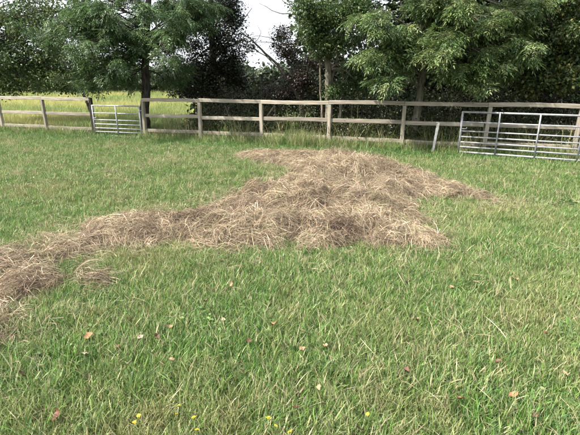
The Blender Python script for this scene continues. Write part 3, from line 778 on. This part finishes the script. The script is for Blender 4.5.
# left ash by the small gate
b = at(147.5, 140, 13.35)
tree('ash_tree', 'leafy ash tree with dark straight trunk beside the small gate', 'tree',
     [(b[0], 13.35, -0.05), (b[0] - 0.02, 13.35, 0.7), at(146, 90, 13.35), at(145, 60, 13.4), at(147, 30, 13.5), at(150, -20, 13.6), at(152, -70, 13.7)], [0.155, 0.135, 0.125, 0.11, 0.09, 0.07, 0.045],
     region(75, 215, -4, 38, 12.9, 46, 25, 6, (8, 17)) + region(80, 140, 28, 62, 13.2, 16, 18, 7, (7, 13)) + region(78, 135, 64, 86, 13.4, 9, 14, 17, (8, 14)) + region(150, 190, 34, 62, 13.2, 7, 14, 8, (7, 11)) + region(155, 185, 66, 88, 13.6, 5, 14, 18, (7, 11)) + region(40, 90, 0, 40, 13.3, 10, 16, 9, (9, 15)),
     'ash', G_ASH, M_BARKD, 21, fork=0.45, limb_r=0.024, upper=((b[0], 13.4, 6.2), (3.0, 2.6, 1.8), 16, 32))
# tree at the far left edge
tree('hedgerow_tree', 'spreading green tree at the far left edge behind the fence', 'tree',
     [at(-45, 135, 16.5) * [1, 1, 0], at(-45, 90, 16.5), at(-38, 40, 16.4), at(-30, -20, 16.3), at(-25, -80, 16.3)], [0.17, 0.15, 0.12, 0.09, 0.05],
     region(-20, 95, 62, 90, 16.2, 26, 30, 10, (9, 16)) + region(-25, 80, 12, 64, 16.0, 36, 22, 11, (9, 17)) + region(18, 75, -5, 22, 15.8, 9, 18, 12, (9, 15)) + region(-40, -5, 15, 60, 16, 6, 30, 13),
     'broad', G_MID, M_BARKD, 22, limb_r=0.026, upper=((-11.5, 16.3, 6.6), (2.4, 2.4, 1.8), 10, 26))
# leaning sapling at the dark gate post
tree('leaning_sapling', 'slender dark sapling leaning left behind the dark gate post', 'tree',
     [at(95, 128, 14.1) * [1, 1, 0], at(91, 112, 14.1), at(86, 100, 14.15), at(80, 86, 14.2), at(74, 68, 14.2), at(72, 50, 14.2)], [0.05, 0.045, 0.04, 0.034, 0.025, 0.012],
     [cp(70, 62, 14.2, 14, 9, 36), cp(84, 74, 14.1, 12, 7, 30), cp(60, 78, 14.2, 12, 7, 30), cp(78, 50, 14.2, 14, 8, 30)],
     'round', G_MID, M_BARKD, 23)
# dark reddish tree left of the sky gap
b = at(216, 120, 15.6)
tree('copper_tree', 'dense dark reddish tree left of the open sky gap', 'tree',
     [b * [1, 1, 0], b, at(214, 80, 15.6), at(212, 40, 15.6), at(211, -10, 15.6), at(211, -60, 15.6)], [0.15, 0.13, 0.12, 0.1, 0.08, 0.05],
     [cp(200, 78, 15, 22, 12, 170), cp(228, 70, 15.3, 18, 14, 150), cp(195, 52, 15, 18, 10, 60), cp(222, 45, 15, 20, 14, 140), cp(235, 25, 15.3, 14, 13, 90), cp(205, 22, 15.2, 18, 12, 60), cp(225, 5, 15.3, 20, 9, 100), cp(188, 90, 15.2, 18, 7, 110), cp(240, 88, 15.6, 14, 7, 80), cp(236, 58, 15.5, 10, 8, 30), cp(183, 72, 15.4, 14, 8, 50), cp(212, 92, 15, 26, 8, 150), cp(243, 42, 15.4, 9, 6, 16)],
     'round', G_DARK, M_BARKD, 24, M_DARKLEAF, scl=(0.9, 1.5), upper=((-2.6, 15.6, 6.3), (2.2, 2.2, 1.9), 10, 34), stems=[(at(216, 70, 15.6), at(252, 8, 15.4), 0.03, 0.008, 0.08)])
# leaning plum
p0 = at(303, 125, 13.0) * [1, 1, 0]
tree('plum_tree', 'dark purple leaved tree whose bare limb leans left across the sky', 'tree',
     [p0, at(303, 104, 13.0), at(294, 88, 13.0), at(276.5, 64, 13.0), at(254, 42, 13.0), at(240, 31, 13.0)], [0.10, 0.08, 0.06, 0.036, 0.022, 0.012],
     [cp(280, 42, 13.0, 14, 11, 60), cp(293, 55, 13.1, 12, 11, 60), cp(300, 78, 12.8, 14, 9, 70), cp(312, 62, 13.2, 12, 10, 50), cp(264, 95, 13.5, 14, 5, 30), cp(243, 46, 13.2, 8, 5, 12), cp(318, 90, 12.9, 14, 7, 70), cp(285, 92, 13.2, 14, 6, 60), ],
     'round', G_PLUM, M_BARK, 25, M_DARKLEAF, scl=(0.75, 1.2), stems=[(at(300, 98, 13), at(316, 40, 13.2), 0.05, 0.02, 0.03)],
     bare=[([at(256, 42, 13), at(262, 34, 13.1), at(258, 26, 13.1)], 0.012, 0.004)])
# multi-stemmed tree in the middle
p0 = at(328, 135, 12.1) * [1, 1, 0]
tree('maple_tree', 'many stemmed green tree with pale grey trunk behind the middle post', 'tree',
     [p0, at(329, 100, 12.1), at(328, 75, 12.1), at(327, 45, 12.2), at(326, 5, 12.3), at(328, -60, 12.4)], [0.11, 0.095, 0.085, 0.07, 0.055, 0.03],
     [cp(310, 28, 11.7, 18, 14, 120), cp(335, 18, 11.6, 20, 12, 130), cp(308, 6, 11.6, 18, 10, 90), cp(345, 42, 11.9, 18, 10, 70), cp(318, 48, 11.9, 14, 10, 70), cp(362, 10, 11.7, 20, 12, 110), cp(350, 75, 12.3, 16, 9, 50), cp(372, 60, 12.2, 14, 10, 50), cp(340, 92, 12.2, 16, 6, 50), cp(365, 88, 12.2, 14, 7, 50)],
     'round', G_MID, M_BARKP, 26, scl=(0.9, 1.35), upper=((1.0, 12.3, 5.6), (2.3, 2.0, 1.7), 11, 34),
     stems=[(p0 + [0.10, 0, 0.0], at(341, 30, 12.2), 0.05, 0.02, 0.02), (p0 + [0.16, 0.05, 0], at(356, 45, 12.2), 0.04, 0.015, 0.03), (p0 + [-0.1, 0, 0], at(318, 40, 12.1), 0.04, 0.015, 0.02), (p0 + [0.3, 0.1, 0], at(345, 60, 12.3), 0.028, 0.01, -0.02)],
     bare=[([at(312, 22, 12.2), at(296, 14, 12.2), at(280, 14, 12.2), at(260, 4, 12.3)], 0.03, 0.006), ([at(310, 18, 12.2), at(292, 8, 12.2), at(276, -6, 12.2)], 0.025, 0.006)])
# bright ash behind the fence at right
p0 = at(413, 148, 10.95) * [1, 1, 0]
tree('ash_tree', 'bright green ash tree with drooping sprays left of the long gate', 'tree',
     [p0, at(415, 125, 10.95), at(419, 100, 10.95), at(422, 75, 11.0), at(424, 40, 11.1), at(426, -10, 11.2), at(428, -90, 11.3)], [0.11, 0.095, 0.085, 0.08, 0.07, 0.06, 0.035],
     region(366, 535, -4, 66, 10.45, 52, 32, 3, (9, 17), 0.45) + region(368, 398, 55, 82, 10.5, 7, 26, 5, (7, 12), 0.3) + region(440, 515, 60, 82, 10.4, 10, 26, 4, (7, 13), 0.3),
     'ash', G_ASHL, M_BARKP, 27, fork=0.5, limb_r=0.03, upper=((3.4, 11.0, 5.2), (2.8, 2.2, 1.6), 14, 34), bare=[([at(440, 62, 10.8), at(462, 62, 10.6), at(482, 65, 10.4)], 0.03, 0.008)])
# darker tree at the right edge
p0 = at(548, 140, 11.6) * [1, 1, 0]
tree('field_maple', 'dark green tree with olive yellow lower leaves at the right edge', 'tree',
     [p0, at(549, 100, 11.6), at(552, 60, 11.6), at(554, 10, 11.6), at(556, -70, 11.6)], [0.14, 0.12, 0.105, 0.09, 0.05],
     [cp(560, 75, 10.6, 16, 12, 110), cp(575, 55, 10.5, 14, 14, 100), cp(540, 62, 10.9, 16, 12, 90), cp(555, 38, 10.7, 20, 12, 110), cp(585, 30, 10.6, 18, 16, 100), cp(530, 22, 10.9, 16, 12, 90), cp(560, 8, 10.8, 22, 12, 120), cp(595, 75, 10.6, 16, 14, 90), cp(530, 82, 11.0, 16, 8, 70)],
     'broad', G_OLIVE, M_BARKD, 28, scl=(0.75, 1.1), upper=((6.8, 11.4, 5.2), (2.2, 2.0, 1.7), 10, 34), bare=[([at(560, 36, 10.9), at(550, 20, 10.5), at(538, 4, 10.4)], 0.025, 0.007)])

# ------------------------------------------------------------------ thicket, far hedgerow, undergrowth: masses nobody could count
def mass(name, label, cat, pts, scl, kind, colors, m, seed, var=0.25):
    rng = np.random.default_rng(seed); d = rng.normal(0, 1, pts.shape)
    o = foliage(name, pts, d, scl, kind, colors, m, None, rng, var); return tag(o, label, cat, kind='stuff')
rng = np.random.default_rng(77)
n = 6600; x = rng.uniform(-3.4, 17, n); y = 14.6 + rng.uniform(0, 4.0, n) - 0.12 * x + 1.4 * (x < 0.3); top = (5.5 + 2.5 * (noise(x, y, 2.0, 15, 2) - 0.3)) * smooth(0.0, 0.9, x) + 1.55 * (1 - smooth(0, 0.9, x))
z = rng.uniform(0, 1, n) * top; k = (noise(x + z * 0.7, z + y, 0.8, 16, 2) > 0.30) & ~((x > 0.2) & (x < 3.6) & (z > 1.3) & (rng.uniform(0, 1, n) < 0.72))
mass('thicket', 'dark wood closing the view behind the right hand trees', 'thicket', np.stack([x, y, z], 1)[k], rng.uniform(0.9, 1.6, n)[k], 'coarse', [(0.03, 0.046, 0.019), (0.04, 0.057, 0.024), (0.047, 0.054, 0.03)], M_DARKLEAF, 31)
n = 2600; x = rng.uniform(-46, 22, n); y = 50 + rng.uniform(-3, 6, n); top = 2.7 + 2.4 * (noise(x, y * 0, 5.0, 18, 3) - 0.35)
z = rng.uniform(0, 1, n) ** 0.8 * top
mass('far_hedgerow', 'distant dark green hedgerow along the far side of the field', 'hedge', np.stack([x, y, z], 1), rng.uniform(2.0, 3.6, n), 'coarse', [(0.05, 0.075, 0.035), (0.06, 0.085, 0.04), (0.045, 0.06, 0.03)], M_DARKLEAF, 32)
# brambles and nettles behind the fence
n = 4200; s = rng.uniform(3.7, 12, n); o_ = 0.2 + 2.6 * rng.uniform(0, 1, n) ** 1.5; pp = F0 + FD * SP * s[:, None] - FN * o_[:, None]
top = 0.55 + 0.9 * noise(pp[:, 0], pp[:, 1], 0.8, 19, 2) * smooth(0.2, 1.6, o_) + 0.5 * smooth(0.8, 2.2, o_)
z = rng.uniform(0, 1, n) ** 0.9 * top
mass('bramble_undergrowth', 'dark tangled brambles and nettles behind the fence rails', 'undergrowth', np.stack([pp[:, 0], pp[:, 1], z], 1), rng.uniform(0.8, 1.3, n), 'round', [(0.05, 0.075, 0.03), (0.075, 0.105, 0.04), (0.08, 0.075, 0.045), (0.06, 0.055, 0.035)], M_LEAF, 33)
n = 1100; s = rng.uniform(3.2, 12, n); o_ = rng.uniform(0.12, 0.9, n); pp = F0 + FD * SP * s[:, None] - FN * o_[:, None]
tag(grow('tall_weeds', pp[:, 0], pp[:, 1], P_TALL, rng.uniform(0.8, 2.0, n) * (0.6 + 0.7 * noise(pp[:, 0], pp[:, 1], 0.7, 67, 2)), rng.uniform(0.0, 0.8, n), 0.12), 'tall seeding weeds and grasses standing behind the fence rails', 'weeds', kind='stuff')
tb = Tubes(); n = 160
for i in range(n):
    s = rng.uniform(3.3, 11.5); o1 = rng.uniform(0.15, 1.6); q = fpt(s, -o1); h = rng.uniform(0.35, 1.15)
    e_ = np.array([q[0] + rng.normal(0, 0.16), q[1] + rng.normal(0, 0.16), h]); tb.add(curve((q[0], q[1], -0.03), e_, 0.0, 5, rng, 0.03), np.linspace(0.006, 0.002, 5), 4)
o = tb.build('dead_stalks', M_BARKP, None); tag(o, 'thin dead weed stalks standing behind the fence', 'stalks', kind='stuff')

# pale distant tree seen low in the sky gap
b = at(243, 100, 34) * [1, 1, 0]
tree('distant_tree', 'small pale grey green distant tree low in the sky gap', 'tree', [b, b + [0, 0, 1.4], b + [0.1, 0, 2.6]], [0.14, 0.1, 0.05],
     [(b + np.array([0, 0, 2.2]), (0.9, 0.9, 0.9), 60), (b + np.array([0.2, 0, 1.2]), (1.1, 1.0, 0.8), 60)], 'coarse', [(0.09, 0.13, 0.075), (0.075, 0.11, 0.07)], M_BARK, 35, scl=(0.9, 1.3))

# ------------------------------------------------------------------ fallen leaves and flowers
def leaf_mesh(seed, L, W, curl):
    r = np.random.default_rng(seed); bm = bmesh.new(); rows = 7; prev = None
    for i in range(rows + 1):
        t = i / rows; w = W * (math.sin(math.pi * min(1, t * 0.97 + 0.03)) ** 0.8) * (1 + 0.10 * r.normal()) * 0.5 + 0.001
        zz = curl * (t - 0.5) ** 2 * L * 2 + 0.004 * r.normal()
        row = [bm.verts.new(((t - 0.5) * L, -w, zz + w * (0.35 + 0.3 * r.random()))), bm.verts.new(((t - 0.5) * L, 0.002 * r.normal(), zz)), bm.verts.new(((t - 0.5) * L, w, zz + w * (0.25 + 0.35 * r.random())))]
        if prev:
            bm.faces.new((prev[0], prev[1], row[1], row[0])); bm.faces.new((prev[1], prev[2], row[2], row[1]))
        prev = row
    me = bpy.data.meshes.new('fallen_leaf'); bm.to_mesh(me); bm.free()
    me.polygons.foreach_set('use_smooth', np.ones(len(me.polygons), bool)); return me
LM = {'tan': plain_mat('leaf_tan', (0.36, 0.235, 0.135), 0.6, 0, 0.35, 70), 'orange': plain_mat('leaf_orange', (0.38, 0.19, 0.085), 0.6, 0, 0.4, 70),
      'red': plain_mat('leaf_red_brown', (0.15, 0.062, 0.034), 0.6, 0, 0.4, 70), 'pale': plain_mat('leaf_pale', (0.43, 0.35, 0.24), 0.6, 0, 0.3, 70), 'brown': plain_mat('leaf_brown', (0.16, 0.09, 0.055), 0.7, 0, 0.4, 70)}
GEN = {'tan': 'small dry tan leaf fallen on the grass', 'pale': 'small bleached pale leaf fallen on the grass', 'brown': 'small dark brown leaf fallen on the grass', 'orange': 'small orange brown leaf fallen on the grass', 'red': 'small red brown leaf fallen on the grass'}
LEAVES = [(91, 312, 'tan', .055, 'small tan fallen leaf just above the large orange tan leaf'), (129, 320, 'tan', .05, 'upright tan sliver of leaf right of the large orange tan leaf'), (89, 336, 'orange', .082, 'large orange tan fallen leaf right of the hay swath'),
          (170, 326, 'tan', .05, 'tan fallen leaf, uppermost of the cluster left of centre'), (157, 336, 'brown', .05, 'dark brown leaf, rightmost dark one beside the large orange tan leaf'), (140, 337, 'pale', .05, 'pale leaf midway between two dark brown leaves left of centre'),
          (84.5, 355, 'pale', .06, 'curled pale leaf below the large orange tan leaf'), (119, 348, 'brown', .055, 'dark brown leaf between the curled pale leaf and the centre'), (58, 418, 'red', .07, 'red brown fallen leaf at the lower left corner'), (21, 376, 'brown', .06, 'dark brown leaf nearest the left edge of the foreground'),
          (171, 359, 'tan', .045, 'tan leaf, lowest of the cluster left of centre'), (274, 322, 'orange', .06, 'pinkish orange fallen leaf below the middle of the hay heap'), (249, 339, 'brown', .055, 'dark brown leaf below and left of the pinkish orange leaf'), (302, 347, 'tan', .05, 'tan leaf below and right of the pinkish orange leaf'),
          (319, 386, 'tan', .045, 'tan leaf above the yellow flowers, right of bottom centre'), (295, 407, 'red', .05, 'red brown fallen leaf among the yellow flowers at bottom centre'), (359, 429, 'brown', .05, 'brown leaf at the bottom edge below the lone yellow flower'), (325, 344, 'tan', .045, 'small tan leaf right of the leaf pair in mid foreground'),
          (223, 318, 'pale', .04, 'tiny pale leaf left of the pinkish orange leaf'), (460, 398, 'orange', .062, 'orange tan fallen leaf, left of the pair at lower right'), (514, 393, 'orange', .06, 'orange tan fallen leaf, right of the pair at lower right'), (565, 371, 'tan', .05, 'tan leaf near the right edge above the orange pair'),
          (406, 369, 'brown', .055, 'brown leaf left of the patch of dead stalks'), (499, 359, 'brown', .05, 'brown leaf right beside the patch of dead stalks'), (535, 414, 'brown', .05, 'brown leaf in the lower right corner below the orange pair'), (515, 278, 'tan', .07, 'tan leaf alone on the grass right of the hay heap'),
          (452, 286, 'tan', .06, 'tan leaf below the right end of the hay heap'), (205, 300, 'tan', .06, 'tan leaf below the hay heap, nearest the swath'), (232, 283, 'tan', .06, 'tan leaf just below the front edge of the hay heap'), (545, 330, 'tan', .05, 'tan leaf between the dead stalks and the right edge'), (418, 318, 'tan', .05, 'tan leaf above the patch of dead stalks')]
from mathutils import Euler
for i, (px, py, kd, L, lab) in enumerate(LEAVES):
    g_ = on_ground(px, py); r = np.random.default_rng(700 + i); hgt = 0.055 if py > 300 else 0.05; L *= 0.86
    d = np.array([g_[0], g_[1], -CAM_H]); f_ = 1 - hgt / CAM_H; q = np.array([0, 0, CAM_H]) + d * f_
    me = leaf_mesh(800 + i, L, L * r.uniform(0.5, 0.7), r.uniform(0.1, 0.8)); o = mobj('fallen_leaf', me, LM[kd])
    o.location = (q[0], q[1], q[2] + float(gz(q[0], q[1]))); o.rotation_euler = (r.normal(0.35, 0.3), r.normal(0, 0.3), r.uniform(-3.1, 3.1))
    tag(o, lab or GEN[kd], 'leaf', 'fallen leaves scattered over the grass')

def flower(px, py, label, seed):
    r = np.random.default_rng(seed); hgt = r.uniform(0.11, 0.15); g_ = on_ground(px, py)
    d = np.array([g_[0], g_[1], -CAM_H]); q = np.array([0, 0, CAM_H]) + d * (1 - hgt / CAM_H)
    root = empty('yellow_flower', (q[0], q[1], float(gz(q[0], q[1])))); tag(root, label, 'flower', 'yellow flowers in the foreground grass')
    hgt = hgt; tx, ty = r.normal(0, 0.012, 2)
    tube('stem', [(tx - 0.01, ty, -0.02), (tx * 0.5, ty * 0.5, hgt * 0.5), (0, 0, hgt)], [0.0018, 0.0016, 0.0014], M_STEM, root, 6)
    R = r.uniform(0.009, 0.0135); petals = int(r.integers(11, 15)); tilt = Euler((r.normal(-0.25, 0.25), r.normal(0, 0.25), 0)).to_matrix()
    V = []; F = []
    for ring, (k, rr, up) in enumerate(((petals, R, 0.25), (petals - 3, R * 0.65, 0.6))):
        for j in range(k):
            rr = (R, R * 0.65)[ring] * r.uniform(0.7, 1.15); up = (0.25, 0.7)[ring] + r.normal(0, 0.2); a = 2 * math.pi * j / k + r.normal(0, 0.12) + ring * 0.2; w = 0.21 * rr; ca, sa = math.cos(a), math.sin(a)
            for (u_, s_) in ((0.1, 0.3), (0.1, -0.3), (0.75, -1), (0.75, 1), (1.0, -0.4), (1.0, 0.4)):
                v = tilt @ Vector((ca * u_ * rr - sa * s_ * w, sa * u_ * rr + ca * s_ * w, up * u_ * rr * (1.2 - 0.5 * u_) + ring * 0.001)); V.append((v.x, v.y, v.z + hgt))
            b_ = len(V) - 6; F += [(b_, b_ + 1, b_ + 2, b_ + 3), (b_ + 3, b_ + 2, b_ + 4, b_ + 5)]
    me = bpy.data.meshes.new('petals'); me.from_pydata(V, [], F); me.update(); mobj('petals', me, M_PETAL, root)
    tube('calyx', [(0, 0, hgt - 0.007), (0, 0, hgt - 0.002), (0, 0, hgt + 0.001)], [0.002, 0.0042, 0.0035], M_STEM, root, 7)
FL = 'small yellow flower in the foreground grass at the bottom edge'
for i, (px, py, lab) in enumerate([(134.5, 424, 'yellow flower, lower of the leftmost pair in the foreground'), (138.6, 417, 'yellow flower, upper of the leftmost pair in the foreground'), (179, 406, 'yellow flower, topmost of the four left of bottom centre'), (176.5, 415, 'yellow flower, leftmost of the four left of bottom centre'), (194, 418, 'yellow flower, third down of the four left of bottom centre'), (197, 430.5, 'yellow flower, lowest of the four left of bottom centre'),
                                   (268.6, 418, 'yellow flower, topmost of the three at bottom centre'), (275.5, 426, 'yellow flower, middle of the three at bottom centre'), (290, 432, 'yellow flower, lowest of the three at bottom centre'), (367.6, 414, 'lone yellow flower right of centre near the bottom edge')]):
    flower(px, py, lab, 1200 + i)
